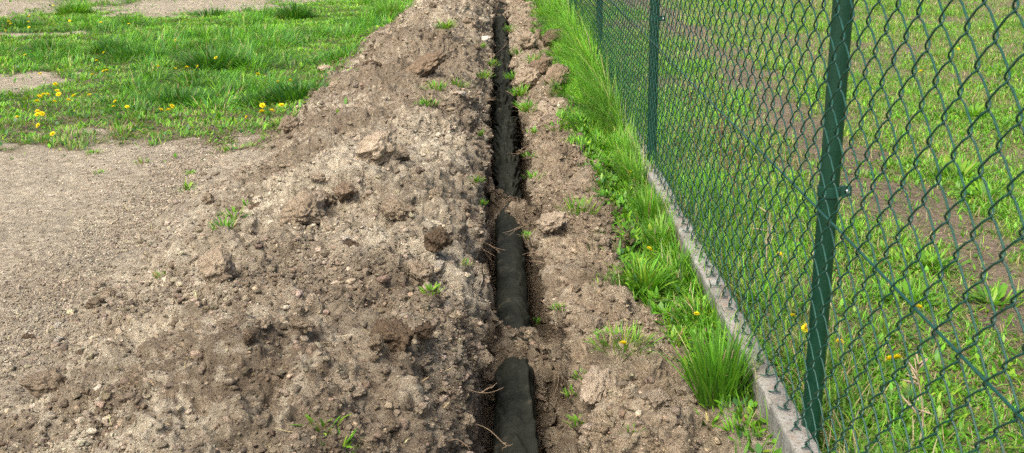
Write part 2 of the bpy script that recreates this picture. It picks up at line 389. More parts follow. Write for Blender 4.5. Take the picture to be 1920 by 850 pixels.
# random surface points: cells weighted by area * density
def cellset(keys, ymin, ymax, xmin=-99, xmax=99):
    cols = np.concatenate([reg[k] for k in keys]); cols = cols[(cols < nc - 1)]
    rows = np.where((ys >= ymin) & (ys < ymax))[0]; rows = rows[rows < nr - 1]
    a = rows[:, None] * nc + cols[None, :]; a = a.ravel()
    a = a[(PF[a, 0] > xmin) & (PF[a, 0] < xmax)]
    p0, p1, p2 = PF[a], PF[a + 1], PF[a + nc]
    area = np.linalg.norm(np.cross(p1 - p0, p2 - p0), axis=1)
    return a, area
CF = C.reshape(-1, 3)
def sample(a, w, n, col=False):
    cs = np.cumsum(w); j = a[np.searchsorted(cs, rng.random(n) * cs[-1]).clip(0, len(a) - 1)]
    u = rng.random((n, 1)); v = rng.random((n, 1))
    p = PF[j] * (1 - u) * (1 - v) + PF[j + 1] * u * (1 - v) + PF[j + nc] * (1 - u) * v + PF[j + nc + 1] * u * v
    return (p, NF[j], CF[j]) if col else (p, NF[j])

# ------------------------------------------------------------------ clods and crumbs
def ico(sub):
    import bmesh
    bm = bmesh.new(); bmesh.ops.create_icosphere(bm, subdivisions=sub, radius=1)
    V = np.array([v.co[:] for v in bm.verts]); Fc = np.array([[v.index for v in f.verts] for f in bm.faces]); bm.free(); return V, Fc
I1, I2, I4 = ico(1), ico(2), ico(5)
def rock(V, s, rough=.28, facet=.4):
    r = 1 + rough * 1.3 * fbm(V[:, 0] * .9, V[:, 1] * .9, V[:, 2] * .9, 2, s)
    W = V * r[:, None]
    k = np.random.default_rng(s)
    for _ in range(7):                                   # a few broken planes
        n = k.normal(size=3); n /= np.linalg.norm(n); dd = .62 + .3 * k.random()
        over = np.maximum(W @ n - dd, 0); W = W - facet * 1.4 * over[:, None] * n
    if len(V) > 200:
        W = W * (.93 + .20 * fbm(V[:, 0] * 2.2, V[:, 1] * 2.2, V[:, 2] * 2.2, 5, s + 40, gain=.68) + .35 * domes(V[:, 0] + s, V[:, 1], V[:, 2], .5, .6, .2, .6, 3) + .35 * domes(V[:, 0] + s, V[:, 1], V[:, 2], .22, .6, .2, .6, 4))[:, None]
    return W
cloddata = [mk('clod', rock(I4[0], 200 + i), [I4[1]], M_clod, link=False).data for i in range(12)]
darkdata = [mk('clod', rock(I4[0], 230 + i, .35), [I4[1]], M_dark, link=False).data for i in range(5)]
paledata = [mk('stone', rock(I4[0], 250 + i, .15, .7), [I4[1]], M_pale, link=False).data for i in range(3)]
def place(name, data, p, n, size, sq=(1, 1, .75), sink=.3, rz=None):
    o = bpy.data.objects.new(name, data); COL.objects.link(o)
    o.location = p + np.array([0, 0, size * sq[2] * (1 - 2 * sink) * 1.0 * .5])
    o.scale = (size * sq[0] / 2 * 1.0, size * sq[1] / 2, size * sq[2] / 2)
    o.rotation_euler = (rng.normal() * .25, rng.normal() * .25, rng.random() * 6.28 if rz is None else rz); return o
special = [
 (702, 285, .165, (1.15, .8, .75), 'clod', 0, 'largest rounded brown clod half buried on the crest of the heap'),
 (752, 290, .10, (1, .8, .7), 'clod', 3, 'brown lump wedged against the right end of the largest clod'),
 (566, 402, .15, (1.1, .9, .7), 'clod', 1, 'broad pale dry clod at the top of the powdery crest'),
 (600, 372, .085, (1.1, .8, .8), 'clod', 5, 'pale broken clod just above the broad pale clod'),
 (405, 512, .115, (.8, 1, .95), 'clod', 2, 'smooth upright clod with a hollow on the left flank of the heap'),
 (742, 640, .085, (1.1, .9, .9), 'dark', 0, 'dark crumbly clod lying alone in the middle of the near slope'),
 (708, 640, .045, (.8, .8, .9), 'clod', 6, 'small pale clod touching the dark crumbly clod'),
 (725, 602, .045, (1.1, 1, .8), 'clod', 7, 'small flat clod just above the dark crumbly clod'),
 (85, 722, .085, (1.2, .8, .75), 'clod', 4, 'pointed buff clod on the flat ground at the foot of the heap'),
 (788, 512, .080, (1.1, 1, .8), 'clod', 8, 'grey brown clod above the trench edge beside two white stones'),
 (822, 452, .080, (1, .9, .9), 'dark', 1, 'dark clod at the upper trench shoulder beside a crack'),
 (642, 360, .09, (1.3, .8, .7), 'dark', 2, 'dark lump beside the hole in the crest of the heap'),
 (740, 395, .10, (1.2, .9, .7), 'clod', 9, 'buff lump right of the hole in the crest of the heap'),
 (795, 122, .165, (1.4, .9, .55), 'dark', 3, 'flat dark stone lying on the far part of the heap'),
 (392, 370, .05, (1, 1, .9), 'clod', 10, 'small round clod at the foot of the heap beside flat ground'),
 (733, 795, .040, (1.3, 1, .7), 'clod', 11, 'oval clod near the leafy sprout at the bottom'),
 (608, 124, .10, (1.2, .8, .6), 'clod', 0, 'pale stone at the turf edge of the heap'),
 (540, 232, .10, (1, .9, .8), 'clod', 2, 'buff clod beside dandelions at the heap edge'),
 (838, 568, .030, (1, .8, .7), 'pale', 1, 'white chip of stone left of the trench edge'),
 (825, 494, .036, (1.3, .8, .6), 'pale', 2, 'white flat stone beside the grey brown clod'),
 (868, 174, .055, (1.3, .8, .6), 'pale', 0, 'white stone beside sprouts on the far shoulder of the heap'),
 (912, 66, .07, (1.3, .8, .6), 'pale', 1, 'small pale stone on the far trench shoulder'),
 (105, 605, .026, (1, .8, .8), 'pale', 2, 'round white pebble on the sandy ground, upper one of two'),
 (108, 629, .026, (1.3, .9, .6), 'pale', 0, 'oval white pebble on the sandy ground, lower one of two'),
 (55, 625, .028, (1.2, .8, .7), 'dark', 4, 'dark green black stone beside the white pebbles'),
 (1110, 612, .075, (1.1, .9, .8), 'clod', 3, 'grey clod on the bank beside a grass clump with a dandelion'),
 (1128, 630, .032, (1.3, .9, .7), 'clod', 7, 'small pale pebble-like clod right of the grey clod on the bank'),
 (1080, 535, .030, (1, 1, .8), 'clod', 9, 'angular little clod on the middle of the bank'),
 (1035, 422, .105, (1.2, 1, .6), 'clod', 6, 'broad flat slab of soil on the bank near the dry roots'),
 (1035, 75, .20, (1.3, .8, .8), 'dark', 2, 'black torn sod of earth farthest along the bank'),
 (985, 82, .16, (1, .9, .9), 'clod', 8, 'rounded brown lump beside the black torn sod'),
 (1018, 130, .13, (1, 1, .9), 'dark', 1, 'dark crumbly sod on top of the bank next to green grass'),
 (1048, 150, .16, (1.1, .8, .8), 'dark', 3, 'dark sod hanging over the verge grass'),
 (985, 155, .17, (1.1, 1, .7), 'clod', 10, 'smooth brown lump on the bank left of the dark sods'),
 (1090, 298, .045, (1, 1, .8), 'clod', 4, 'small round clod at the bank edge beside the verge grass'),
 (960, 603, .085, (1, .9, .7), 'clod', 5, 'rounded lump of fallen soil covering the drain pipe'),
 (1115, 730, .09, (1.4, .8, .6), 'clod', 1, 'long low clod on the near part of the bank'),
]
for px, py, size, sq, kd, vi_, lab in special:
    p, n = at(px, py + 6)
    data = {'clod': cloddata, 'dark': darkdata, 'pale': paledata}[kd][vi_]
    tag(place('stone' if kd == 'pale' or 'stone' in lab else 'clod', data, p, n, size, sq, .25), lab, 'stone' if kd == 'pale' or 'stone' in lab else 'clod', 'single clods and stones in the dug soil')
# the larger loose clods, one object each
a, w = cellset(['H', 'B', 'F'], 1.75, 11.0); w = w * np.where((np.abs(PF[a, 0] - .03) < .09) & (PF[a, 2] > -.24) & (PF[a, 2] < -.08) & (PF[a, 1] < 5.2), 7, 1) * np.where(PF[a, 0] > .1, .8, 1) / np.maximum(PF[a, 1], 2)**.6
p, n = sample(a, w, 235)
for i in range(len(p)):
    s = .019 + .046 * rng.random()**2.0 + .0022 * max(0, p[i, 1] - 3)
    dk = rng.random() < .15
    o = place('clod', (darkdata[rng.integers(5)] if dk else cloddata[rng.integers(12)]), p[i], n[i], s, (1 + .3 * rng.random(), .8 + .2 * rng.random(), .65 + .25 * rng.random()), .36)
    if abs(p[i, 0] - .03) < .09 and p[i, 2] < -.05: tag(o, 'small clod that has dropped onto the fallen soil inside the trench', 'clod', 'small clods in the trench')
    elif p[i, 0] > 0: tag(o, 'dark damp small clod lying loose on the soil bank' if dk else 'brown dry small clod lying loose on the soil bank', 'clod', 'small clods on the soil bank')
    else: tag(o, 'dark damp small clod lying loose on the big spoil heap' if dk else 'buff dry small clod lying loose on the big spoil heap', 'clod', 'small clods on the spoil heap')
def scatter(keys, n, smin, smax, dens, name, label, base, yr=(1.3, 13.5), powr=3.0, hi=False):
    a, w = cellset(keys, *yr); w = w * dens(PF[a, 0], PF[a, 1], PF[a, 2]); p, nn_, cc0 = sample(a, w, n, True)
    V0, F0 = I2 if hi else I1
    k = 14; lib = np.stack([rock(V0, 300 + i, .45, .9) * (1 + .16 * np.random.default_rng(i).normal(size=(len(V0), 1))) for i in range(k)])
    s = (smin + (smax - smin) * rng.random(n)**powr) * (1 + .06 * np.maximum(p[:, 1] - 3, 0))
    sc = s[:, None] * np.stack([.8 + .5 * rng.random(n), .7 + .4 * rng.random(n), .55 + .35 * rng.random(n)], 1) / 2
    th = rng.random(n) * 6.283; c, sn = np.cos(th), np.sin(th)
    W = lib[rng.integers(0, k, n)] * sc[:, None, :]
    W = np.stack([W[..., 0] * c[:, None] - W[..., 1] * sn[:, None], W[..., 0] * sn[:, None] + W[..., 1] * c[:, None], W[..., 2]], -1)
    W = W + p[:, None, :] + (nn_ * (sc[:, 2] * .35)[:, None])[:, None, :]
    Fc = (F0[None] + (np.arange(n) * len(V0))[:, None, None]).reshape(-1, 3)
    tn = np.exp(rng.normal(size=n) * .27 + .12)[:, None] * (cc0 * .75 + .25 * np.array(base)[None]) * (1 + .03 * rng.normal(size=(n, 3)))
    o = mk(name, W.reshape(-1, 3), [Fc], M_soil, np.repeat(np.clip(tn, .03, .75), len(V0), 0))
    return tag(o, label, 'crumbs', kind='stuff')
cl = lambda x, y, z: (.25 + smooth(-.2, .5, fbm(x * 2.2, y * 2.2, z, 3, 81))) / np.maximum(y, 2)**1.0
scatter(['H', 'B', 'F'], 24000, .007, .026, cl, 'soil_crumbs', 'loose lumps and crumbs of soil strewn over the heap and bank', (.27, .21, .15), powr=2.5, hi=True)
scatter(['H', 'B', 'F', 'WR', 'WL'], 220000, .0022, .0095, cl, 'fine_soil_crumbs', 'fine crumbs of soil covering the heap and bank', (.27, .205, .145), powr=2.0)
scatter(['L'], 36000, .0025, .013, lambda x, y, z: smooth(-2.6, -1.3, x) * (y < 5.8) * (.15 + smooth(-1.7, -1.32, x)) / np.maximum(y, 2), 'ground_grit', 'grit and small soil crumbs on the trodden sandy ground', (.36, .30, .23), powr=3)

# ------------------------------------------------------------------ plants
def blades(p, L, Wd, az, lean, curl, col, prof=(1, .85, .55, 0), up=None, tipc=1.15, twist=0, fold=0):
    n = len(p); k = len(prof); t = np.linspace(0, 1, k)
    d = np.stack([np.cos(az), np.sin(az)], 1)
    ang = lean[:, None] + curl[:, None] * t[None, :]**1.3
    st = np.zeros((n, k)); sz = np.zeros((n, k))
    for i in range(1, k):
        m = (ang[:, i] + ang[:, i - 1]) / 2; ds = t[i] - t[i - 1]
        st[:, i] = st[:, i - 1] + np.sin(m) * ds; sz[:, i] = sz[:, i - 1] + np.cos(m) * ds
    c = np.zeros((n, k, 3)); c[..., :2] = p[:, None, :2] + d[:, None, :] * (st * L[:, None])[..., None]; c[..., 2] = p[:, None, 2] + sz * L[:, None]
    tw = twist * rng.normal(size=n)[:, None] * t[None, :]
    s = np.stack([-np.sin(az[:, None] + tw), np.cos(az[:, None] + tw), 0 * tw], -1)
    pw = np.array(prof)[None, :, None] * Wd[:, None, None] / 2
    A = c - s * pw; B = c + s * pw
    V = np.concatenate([A[:, :, None], B[:, :, None]], 2).reshape(n, 2 * k, 3)
    V = V[:, :2 * k - 1]                                     # last pair is the tip
    q = []
    for i in range(k - 2): q.append([2 * i, 2 * i + 1, 2 * i + 3, 2 * i + 2])
    q = np.array(q); tri = np.array([[2 * k - 4, 2 * k - 3, 2 * k - 2]])
    off = (np.arange(n) * (2 * k - 1))[:, None, None]
    tt = np.repeat(t, 2)[:2 * k - 1]
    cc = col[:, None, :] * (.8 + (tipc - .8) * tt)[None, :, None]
    return V.reshape(-1, 3), (q[None] + off).reshape(-1, 4), (tri[None] + off).reshape(-1, 3), cc.reshape(-1, 3)
def join(parts):
    V = []; Qs = []; T = []; Cc = []; o = 0
    for v, q, t, c in parts: V.append(v); Qs.append(q + o); T.append(t + o); Cc.append(c); o += len(v)
    return np.concatenate(V), [np.concatenate(Qs), np.concatenate(T)], np.concatenate(Cc)
GRN = dict(bright=np.array([.140, .335, .022]), mid=np.array([.090, .235, .018]), deep=np.array([.040, .135, .016]), yel=np.array([.225, .37, .032]), straw=np.array([.36, .29, .15]), blue=np.array([.06, .17, .045]))
def gcol(n, wts, sd=.18):
    keys = list(wts); pr = np.array([wts[k] for k in keys], float); pr /= pr.sum()
    c = np.stack([GRN[k] for k in keys])[rng.choice(len(keys), n, p=pr)]
    return np.clip(c * np.exp(rng.normal(size=(n, 1)) * sd) * (1 + .06 * rng.normal(size=(n, 3))), .008, .7)
R_ = lambda n, a, b: a + (b - a) * rng.random(n)
def clump(x, y, cell, s):
    X = x / cell; Y = y / cell; xi = np.floor(X).astype(int); yi = np.floor(Y).astype(int); bd = np.full(X.shape, 9.); ba = bd * 0; br = bd * 0
    for a in (-1, 0, 1):
        for b in (-1, 0, 1):
            r = RT[PERM[(PERM[(xi + a + s) & 255] + yi + b) & 255]]
            dx = X - (xi + a + r[..., 0]); dy = Y - (yi + b + r[..., 1]); d = dx * dx + dy * dy
            m = d < bd; bd = np.where(m, d, bd); ba = np.where(m, np.arctan2(dy, dx), ba); br = np.where(m, r[..., 2], br)
    return np.sqrt(bd), ba, br

# left meadow -------------------------------------------------------
a, w = cellset(['L', 'H'], 4.9, 13.4, -8.5, -.7)
dens = turf(PF[a, 0], PF[a, 1])[0]; dens = np.maximum(dens, .012)
p, _ = sample(a, w * dens**1.5, 190000); n = len(p)
tall = smooth(.0, .45, fbm(p[:, 0] * 1.3, p[:, 1] * 1.3, 0, 2, 121) + .35 * fbm(p[:, 0] * 4, p[:, 1] * 4, 0, 2, 123) + .25 * smooth(5.9, 7, p[:, 1]) * smooth(10.5, 9, p[:, 1]) - .02)
shortz = smooth(6.3, 5.6, p[:, 1])
tall = tall * (1 - .8 * shortz)
cd_, ca_, cr_ = clump(p[:, 0], p[:, 1], .27, 3)
L = (.020 + .026 * rng.random(n) + tall * (.02 + .12 * rng.random(n)) * (.35 + 1.0 * cr_) * np.clip(1.25 - cd_, .3, 1.2)) * (.4 + .6 * np.clip(turf(p[:, 0], p[:, 1])[0] * 1.3, 0, 1))
bc = gcol(n, dict(bright=5, mid=3, yel=1.2, straw=.55), .2); dc = gcol(n, dict(mid=3, deep=3, bright=1, blue=1), .2)
colr = np.where((rng.random(n) < .12 + .75 * tall)[:, None], dc, bc)
colr = colr * (.85 + .7 * cr_)[:, None]
st = rng.random(n) < (.04 + .18 * shortz); colr[st] = gcol(st.sum(), dict(straw=1), .25)
fx = fbm(p[:, 0] * 3, p[:, 1] * 3, 0, 2, 131) * 3.0
az = np.where(rng.random(n) < .75, ca_ + rng.normal(size=n) * .6, fx)
parts = [blades(p, L, R_(n, .003, .0058) * (1 + .05 * np.maximum(p[:, 1] - 5, 0)), az, R_(n, .1, .5) + .9 * cd_, R_(n, .2, 1.3), colr)]
# broad leaves (clover, plantain) low down
p2, _ = sample(a, w * dens, 14000); n = len(p2)
parts.append(blades(p2 + [0, 0, .006], R_(n, .018, .05), R_(n, .010, .022), rng.random(n) * 6.28, R_(n, .5, 1.4), R_(n, 0, .5), gcol(n, dict(bright=2, mid=3, yel=1, blue=1.5)), prof=(.3, 1, .85, 0)))
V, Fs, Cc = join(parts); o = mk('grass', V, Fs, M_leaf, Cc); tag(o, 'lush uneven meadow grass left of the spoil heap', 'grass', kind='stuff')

# verge grass ---------------------------------------------------------
a, w = cellset(['B', 'V'], 1.7, 13.4, .25, .6)
dens = turf(PF[a, 0], PF[a, 1])[1]
dens = dens * (.25 + .75 * smooth(3.9, 4.8, PF[a, 1]) + .35 * smooth(-.1, .4, fbm(PF[a, 0] * 5, PF[a, 1] * 5, 0, 2, 141)))
p, _ = sample(a, w * dens**1.3, 95000); n = len(p)
lush = smooth(4.3, 5.6, p[:, 1] + .8 * perlin(p[:, 1] * 1.4, 3.3)) * smooth(.36, .5, p[:, 0])
nearp = smooth(.50, .57, p[:, 0])
cd_, ca_, cr_ = clump(p[:, 0], p[:, 1], .16, 9)
L = .022 + .040 * rng.random(n) + lush * (.02 + .24 * rng.random(n) * cr_ * np.clip(1.3 - cd_, .2, 1)) + nearp * (.15 + .16 * lush) * rng.random(n)**2
colr = gcol(n, dict(bright=5, mid=4, yel=1.2, deep=1.6, straw=.6), .25) * (.6 + .75 * cr_)[:, None]
fx = fbm(p[:, 0] * 4, p[:, 1] * 3, 0, 2, 143) * 3 + 2.6
az = np.where(rng.random(n) < .6, ca_ + rng.normal(size=n) * .5, fx)
parts = [blades(p, L, R_(n, .0022, .0048) * (1 + .06 * np.maximum(p[:, 1] - 4, 0)), az, R_(n, .1, .8), R_(n, .2, 1.6), colr, prof=(1, .9, .7, .4, 0))]
a3, w3 = cellset(['B', 'V'], 1.7, 6.0, .36, .6); d3 = turf(PF[a3, 0], PF[a3, 1])[1]
p2, _ = sample(a3, w3 * d3, 5200); n = len(p2)
parts.append(blades(p2 + [0, 0, .008], R_(n, .014, .042), R_(n, .007, .016), rng.random(n) * 6.28, R_(n, .4, 1.4), R_(n, 0, .6), gcol(n, dict(bright=3, mid=3, yel=1.2, blue=.8)), prof=(.3, 1, .85, 0)))
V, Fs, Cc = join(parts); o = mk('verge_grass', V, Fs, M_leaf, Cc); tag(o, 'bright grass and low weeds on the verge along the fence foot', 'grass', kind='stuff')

# lawn behind the fence -------------------------------------------------
a, w = cellset(['R'], 1.2, 13.4, .66, 7.5)
dens = (.05 + turf(PF[a, 0], PF[a, 1])[2]) / np.maximum(PF[a, 1], 2.5)**1.1
p, _ = sample(a, w * dens**1.2, 620000); n = len(p)
lo = smooth(-.1, .4, fbm(p[:, 0] * 2, p[:, 1] * 2, 0, 3, 151)); strip = smooth(1.0, .7, p[:, 0])
L = .88 * (.018 + .026 * rng.random(n) + lo * .04 * rng.random(n) + strip * (.02 + .07 * rng.random(n)**1.5)) * (1 + .02 * p[:, 1])
colr = gcol(n, dict(bright=5, mid=4.5, yel=.9, straw=.4, deep=.6), .22)
colr *= (.95 + .5 * clump(p[:, 0], p[:, 1], .2, 5)[2])[:, None]
dead = rng.random(n) < .10 + .20 * smooth(.2, -.3, fbm(p[:, 0] * 1.5, p[:, 1] * 1.5, 0, 2, 153)); colr[dead] = gcol(dead.sum(), dict(straw=1), .25)
parts = [blades(p, L, R_(n, .0022, .0042) * (1 + .06 * np.maximum(p[:, 1] - 3, 0)), rng.random(n) * 6.28, R_(n, .2, 1.35), R_(n, .1, 1.5), colr)]
p2, _ = sample(a, w * dens * (.2 + smooth(-.1, .5, fbm(PF[a, 0] * 1.8, PF[a, 1] * 1.8, 0, 2, 155))), 110000); n = len(p2)
parts.append(blades(p2 + [0, 0, .008], R_(n, .010, .034), R_(n, .005, .012), rng.random(n) * 6.28, R_(n, .3, 1.4), R_(n, 0, .6), gcol(n, dict(bright=4, mid=3, yel=1.6, blue=.6)), prof=(.3, 1, .85, 0)))
p3, _ = sample(a, w * dens, 16000); n = len(p3)      # dry thatch lying flat
parts.append(blades(p3 + [0, 0, .006], R_(n, .02, .06), R_(n, .0015, .003), rng.random(n) * 6.28, R_(n, 1.2, 1.6), R_(n, -.1, .3), gcol(n, dict(straw=1), .3)))
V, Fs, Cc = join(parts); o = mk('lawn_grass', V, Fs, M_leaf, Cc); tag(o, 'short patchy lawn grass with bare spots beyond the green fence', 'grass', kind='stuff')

# dry roots and straw lying on the soil
a, w = cellset(['H', 'B', 'L'], 1.7, 9, -2.2, .45); p3, nn3 = sample(a, w, 1500); n = len(p3)
V, q, t_, Cc = blades(p3 + nn3 * .003, R_(n, .012, .05), R_(n, .0008, .002), rng.random(n) * 6.28, R_(n, 1.1, 1.6), R_(n, -.4, .5), gcol(n, dict(straw=1), .35), prof=(1, 1, 1, 0))
o = mk('straw_litter', V, [q, t_], M_straw, Cc); tag(o, 'thin dry straw and root fibres scattered over the dug soil', 'straw', kind='stuff')

# single tufts ------------------------------------------------------------
def tuft(px, py, n, rad, L, Wd, lean, curl, wts, label, name='grass_tuft', cat='grass tuft', group='single grass tufts', broad=0, xyz=None, azb=None, straw=.04):
    p0 = at(px, py)[0] if xyz is None else np.array(xyz)
    r = rad * np.sqrt(rng.random(n)); th = rng.random(n) * 6.283
    off = np.stack([r * np.cos(th), r * np.sin(th), -.006 + 0 * r], 1)
    az = th + rng.normal(size=n) * .6
    if azb is not None: az = np.where(rng.random(n) < .4, azb + rng.normal(size=n) * .5, az)
    fr = r / rad
    colr = gcol(n, wts, .16); s_ = rng.random(n) < straw; colr[s_] = gcol(s_.sum(), dict(straw=1), .2)
    parts = [blades(off, L * R_(n, .55, 1.05) * (1 - .25 * fr), Wd * R_(n, .7, 1.2), az, lean * (.15 + .85 * fr) * R_(n, .5, 1.1), curl * R_(n, .2, 1.1), colr, prof=(.8, 1, .9, .7, .4, 0), twist=.5)]
    if broad:
        m = broad; th = rng.random(m) * 6.283; r = rad * .6 * rng.random(m); off = np.stack([r * np.cos(th), r * np.sin(th), 0 * r], 1)
        parts.append(blades(off, L * R_(m, .4, .8), L * R_(m, .10, .2), th, R_(m, .5, 1.2), R_(m, .1, .7), gcol(m, wts, .15), prof=(.25, .7, 1, .8, 0)))
    V, Fs, Cc = join(parts); o = mk(name, V, Fs, M_leaf, Cc); o.location = p0; return tag(o, label, cat, group)
B1 = dict(bright=5, mid=4, yel=.8, deep=.6); D1 = dict(mid=3, deep=4, blue=1); Y1 = dict(bright=4, yel=2, mid=2)
tuft(1345, 738, 210, .055, .235, .0062, .55, .5, dict(bright=3, mid=5, deep=.6), 'tall upright tuft of broad bladed grass against the concrete board')
tuft(1205, 540, 220, .050, .135, .0050, .9, .8, Y1, 'bright spreading tuft beside the low dandelion on the verge')
tuft(1215, 412, 210, .045, .17, .0040, .45, .4, B1, 'dense fine upright tuft close to the start of the concrete board')
tuft(1165, 640, 240, .075, .06, .0032, 1.2, .8, Y1, 'low pale mat of grass with one dandelion at the bank edge', straw=.2)
tuft(1185, 330, 160, .05, .16, .0042, .7, .8, B1, 'long leaning grass tuft left of the second fence post')
tuft(1085, 395, 130, .06, .09, .0040, 1.0, .7, Y1, 'flattened fan of grass lying over the bank edge')
tuft(1120, 250, 240, .08, .17, .0055, .9, .9, B1, 'arching grass tuft by the bank halfway to the third post')
tuft(1075, 165, 260, .10, .20, .0070, 1.0, .9, B1, 'long arching grass tuft beside the dark sods')
tuft(1030, 32, 260, .13, .20, .0085, 1.1, .9, Y1, 'pale grass tuft with brown base farthest along the bank')
tuft(1085, 60, 300, .14, .26, .0085, .8, .8, B1, 'big dense verge tuft before the third fence post')
tuft(1150, 150, 220, .07, .18, .0065, .6, .7, B1, 'verge tuft under the mesh beside the third post')
for px, py, n_, L, lab in [(1262, 520, 110, .16, 'loose grass leaning over the concrete board beside the bright spreading tuft'), (1238, 452, 100, .15, 'narrow grass tuft touching the concrete board above the bright spreading tuft'), (1208, 345, 120, .19, 'shaggy grass hiding the concrete board just before the second post'),
    (1190, 290, 130, .20, 'shaggy grass growing at the foot of the second post'), (1300, 600, 60, .13, 'thin grass against the board just behind the tall upright tuft'), (1172, 232, 130, .19, 'shaggy grass against the mesh just beyond the second post')]:
    tuft(px, py, n_, .05, L, .0042, .8, 1.0, B1, lab, straw=.1)
for i, (px, py, L, n_, lab) in enumerate([(555, 30, .23, 330, 'round dark tuft standing alone on the bare sand'), (95, 95, .15, 300, 'sprawling dark tuft, lowest one at the far left of the meadow'),
    (400, 120, .21, 360, 'tall dark tuft in the middle of the meadow'), (215, 95, .17, 300, 'dark tuft right of the sprawling one in the meadow'), (340, 190, .13, 320, 'deep green tuft at the near side of the meadow'),
    (560, 180, .15, 380, 'thick tuft of grass meeting the edge of the heap'), (500, 190, .13, 300, 'dark tuft just left of the thick tuft by the heap'), (730, 32, .24, 260, 'bright tuft at the far end of the turf beside the heap'),
    (395, 25, .12, 160, 'small flat tuft on the far sandy ground'), (140, 22, .2, 340, 'wide tuft at the far end of the sand patch'), (250, 105, .14, 240, 'low tuft behind the sprawling dark ones'),
    (35, 48, .14, 260, 'broad leafy tuft with dandelions by the far sand')]):
    tuft(px, py, int(n_ * 1.5), .14 + .03 * (i % 3), L * 1.12, .0075, 1.0, .9, B1 if i in (7, 9) else D1, lab, group='tufts in the left meadow')
# little sprouts on the soil
spr = [(840, 52, .075, 'Y', 'bright grass sprout on the far part of the heap'), (820, 162, .06, 'B', 'small dark sprout left of a bright one on the heap shoulder'), (858, 156, .06, 'Y', 'bright sprout in the row near the white stone'),
 (905, 145, .065, 'Y', 'leafy sprout on the lip of the trench above the white stone'), (800, 192, .05, 'B', 'tiny sprout in the middle of the heap slope'), (297, 518, .035, 'Y', 'tiny green sprout on bare ground left of the heap'),
 (415, 420, .055, 'B', 'leafy end of the weed strip on the left flank of the heap'), (440, 402, .055, 'Y', 'weed in the strip on the left flank of the heap'), (465, 382, .05, 'Y', 'upper end of the weed strip on the left flank'),
 (352, 350, .06, 'Y', 'flat star-shaped grass sprout on the trodden ground'), (355, 322, .04, 'Y', 'small sprout just above the star-shaped one'), (270, 302, .05, 'Y', 'sprout on bare ground below the meadow edge'), (178, 284, .05, 'Y', 'low sprout near the meadow edge on sand'),
 (185, 320, .035, 'Y', 'tiny yellow green sprout on sand'), (600, 790, .05, 'Y', 'bright leafy sprout at the bottom of the heap'), (640, 835, .05, 'Y', 'grassy sprout spreading along the bottom edge'), (810, 548, .035, 'Y', 'small sprout beside the white chip of stone'), (1045, 242, .06, 'Y', 'broad leaved seedling on top of the bank'),
 (1005, 603, .04, 'B', 'dark green weed inside the trench on the fallen soil'), (1050, 575, .028, 'Y', 'little sprout on the trench side of the bank'), (1075, 742, .03, 'B', 'ferny sprout on the trench wall near the bottom'), (1090, 700, .024, 'Y', 'small sprout on the bank above the ferny one'), (1085, 790, .035, 'Y', 'mossy sprout low on the trench edge'),
 (1000, 115, .08, 'Y', 'grass sprout between two lumps on the bank'), (985, 205, .08, 'Y', 'bright weeds hanging over the trench'), (955, 195, .06, 'B', 'grass hanging into the trench'), (960, 145, .06, 'B', 'grass leaning over the pipe from the bank'),
 (955, 55, .08, 'B', 'dark grass on the far trench lip'), (995, 290, .05, 'Y', 'thin green growth down the trench wall'), (895, 335, .045, 'Y', 'grassy fringe on the left lip of the trench'), (900, 85, .05, 'Y', 'grass sprig on the left lip far along the trench'), (1185, 805, .03, 'Y', 'low weed at the bottom of the bank'),
 (872, 495, .03, 'Y', 'small leaf pair on the heap side above the trench'), (1330, 790, .05, 'Y', 'leafy weeds below the tall upright tuft'), (1390, 800, .06, 'B', 'dark weeds at the foot of the concrete board'), (1430, 815, .06, 'B', 'weeds near the bottom end of the concrete board'), (1270, 640, .06, 'Y', 'spreading leaves left of the tall upright tuft'), (1280, 590, .055, 'Y', 'broad leaved weed below the bright spreading tuft'),
 (925, 120, .06, 'B', 'dark sprig hanging from the left trench lip opposite the black sod'), (948, 250, .05, 'Y', 'yellow green sprig in the trench beside the wrinkled fabric'), (1002, 245, .06, 'Y', 'hanging green fringe on the right lip over the wrinkled fabric'),
 (1000, 330, .05, 'B', 'narrow leaves on the right trench lip above the soil fall'), (905, 380, .04, 'B', 'small leaves on the left trench lip near the soil fall'), (975, 175, .07, 'Y', 'bright grass spilling over the right lip below the dark sods'), (968, 100, .07, 'B', 'grass on the right lip beside the rounded brown lump'), (995, 440, .045, 'Y', 'green shoots among the dry root strands'),
 (900, 250, .045, 'Y', 'thin shoots on the left trench edge high up'), (550, 300, .0, 'Y', '')]
for px, py, L, kd, lab in spr:
    if not lab: continue
    tuft(px, py, 18 + int(22 * rng.random()) + (30 if py < 220 else 0), (.022 if L < .05 else .035) * (1.5 if py < 220 else 1), L * (1.25 if py < 220 else 1), .0045 if L < .05 else .006, 1.1, .7, Y1 if kd == 'Y' else B1, lab, 'weed_sprout', 'sprout', 'sprouts on the dug soil', broad=int(rng.integers(2, 11)), straw=.18)
# leafy weeds behind the fence
for px, py, L, lab in [(1825, 215, .12, 'pale leafy weed in the far lawn at the frame edge'), (1800, 330, .15, 'tall leafy weed clump beyond the bare track'), (1850, 370, .13, 'leafy weed right of the tall weed clump'), (1740, 500, .10, 'long grass clump at the near side of the bare track'),
    (1860, 565, .10, 'yellowish grass clump at the far side of the bare track'), (1380, 470, .11, 'broad leaved dock behind the fence near the concrete board'), (1415, 560, .09, 'second dock leaves behind the fence lower down'), (1700, 560, .09, 'thick green grass behind the first post'), (1680, 790, .07, 'yellow green leaves low at the bottom of the lawn')]:
    tuft(px, py, 60, .08, L, .005, 1.0, .8, Y1, lab, 'lawn_weed', 'weed', 'weeds in the lawn beyond the fence', broad=26)

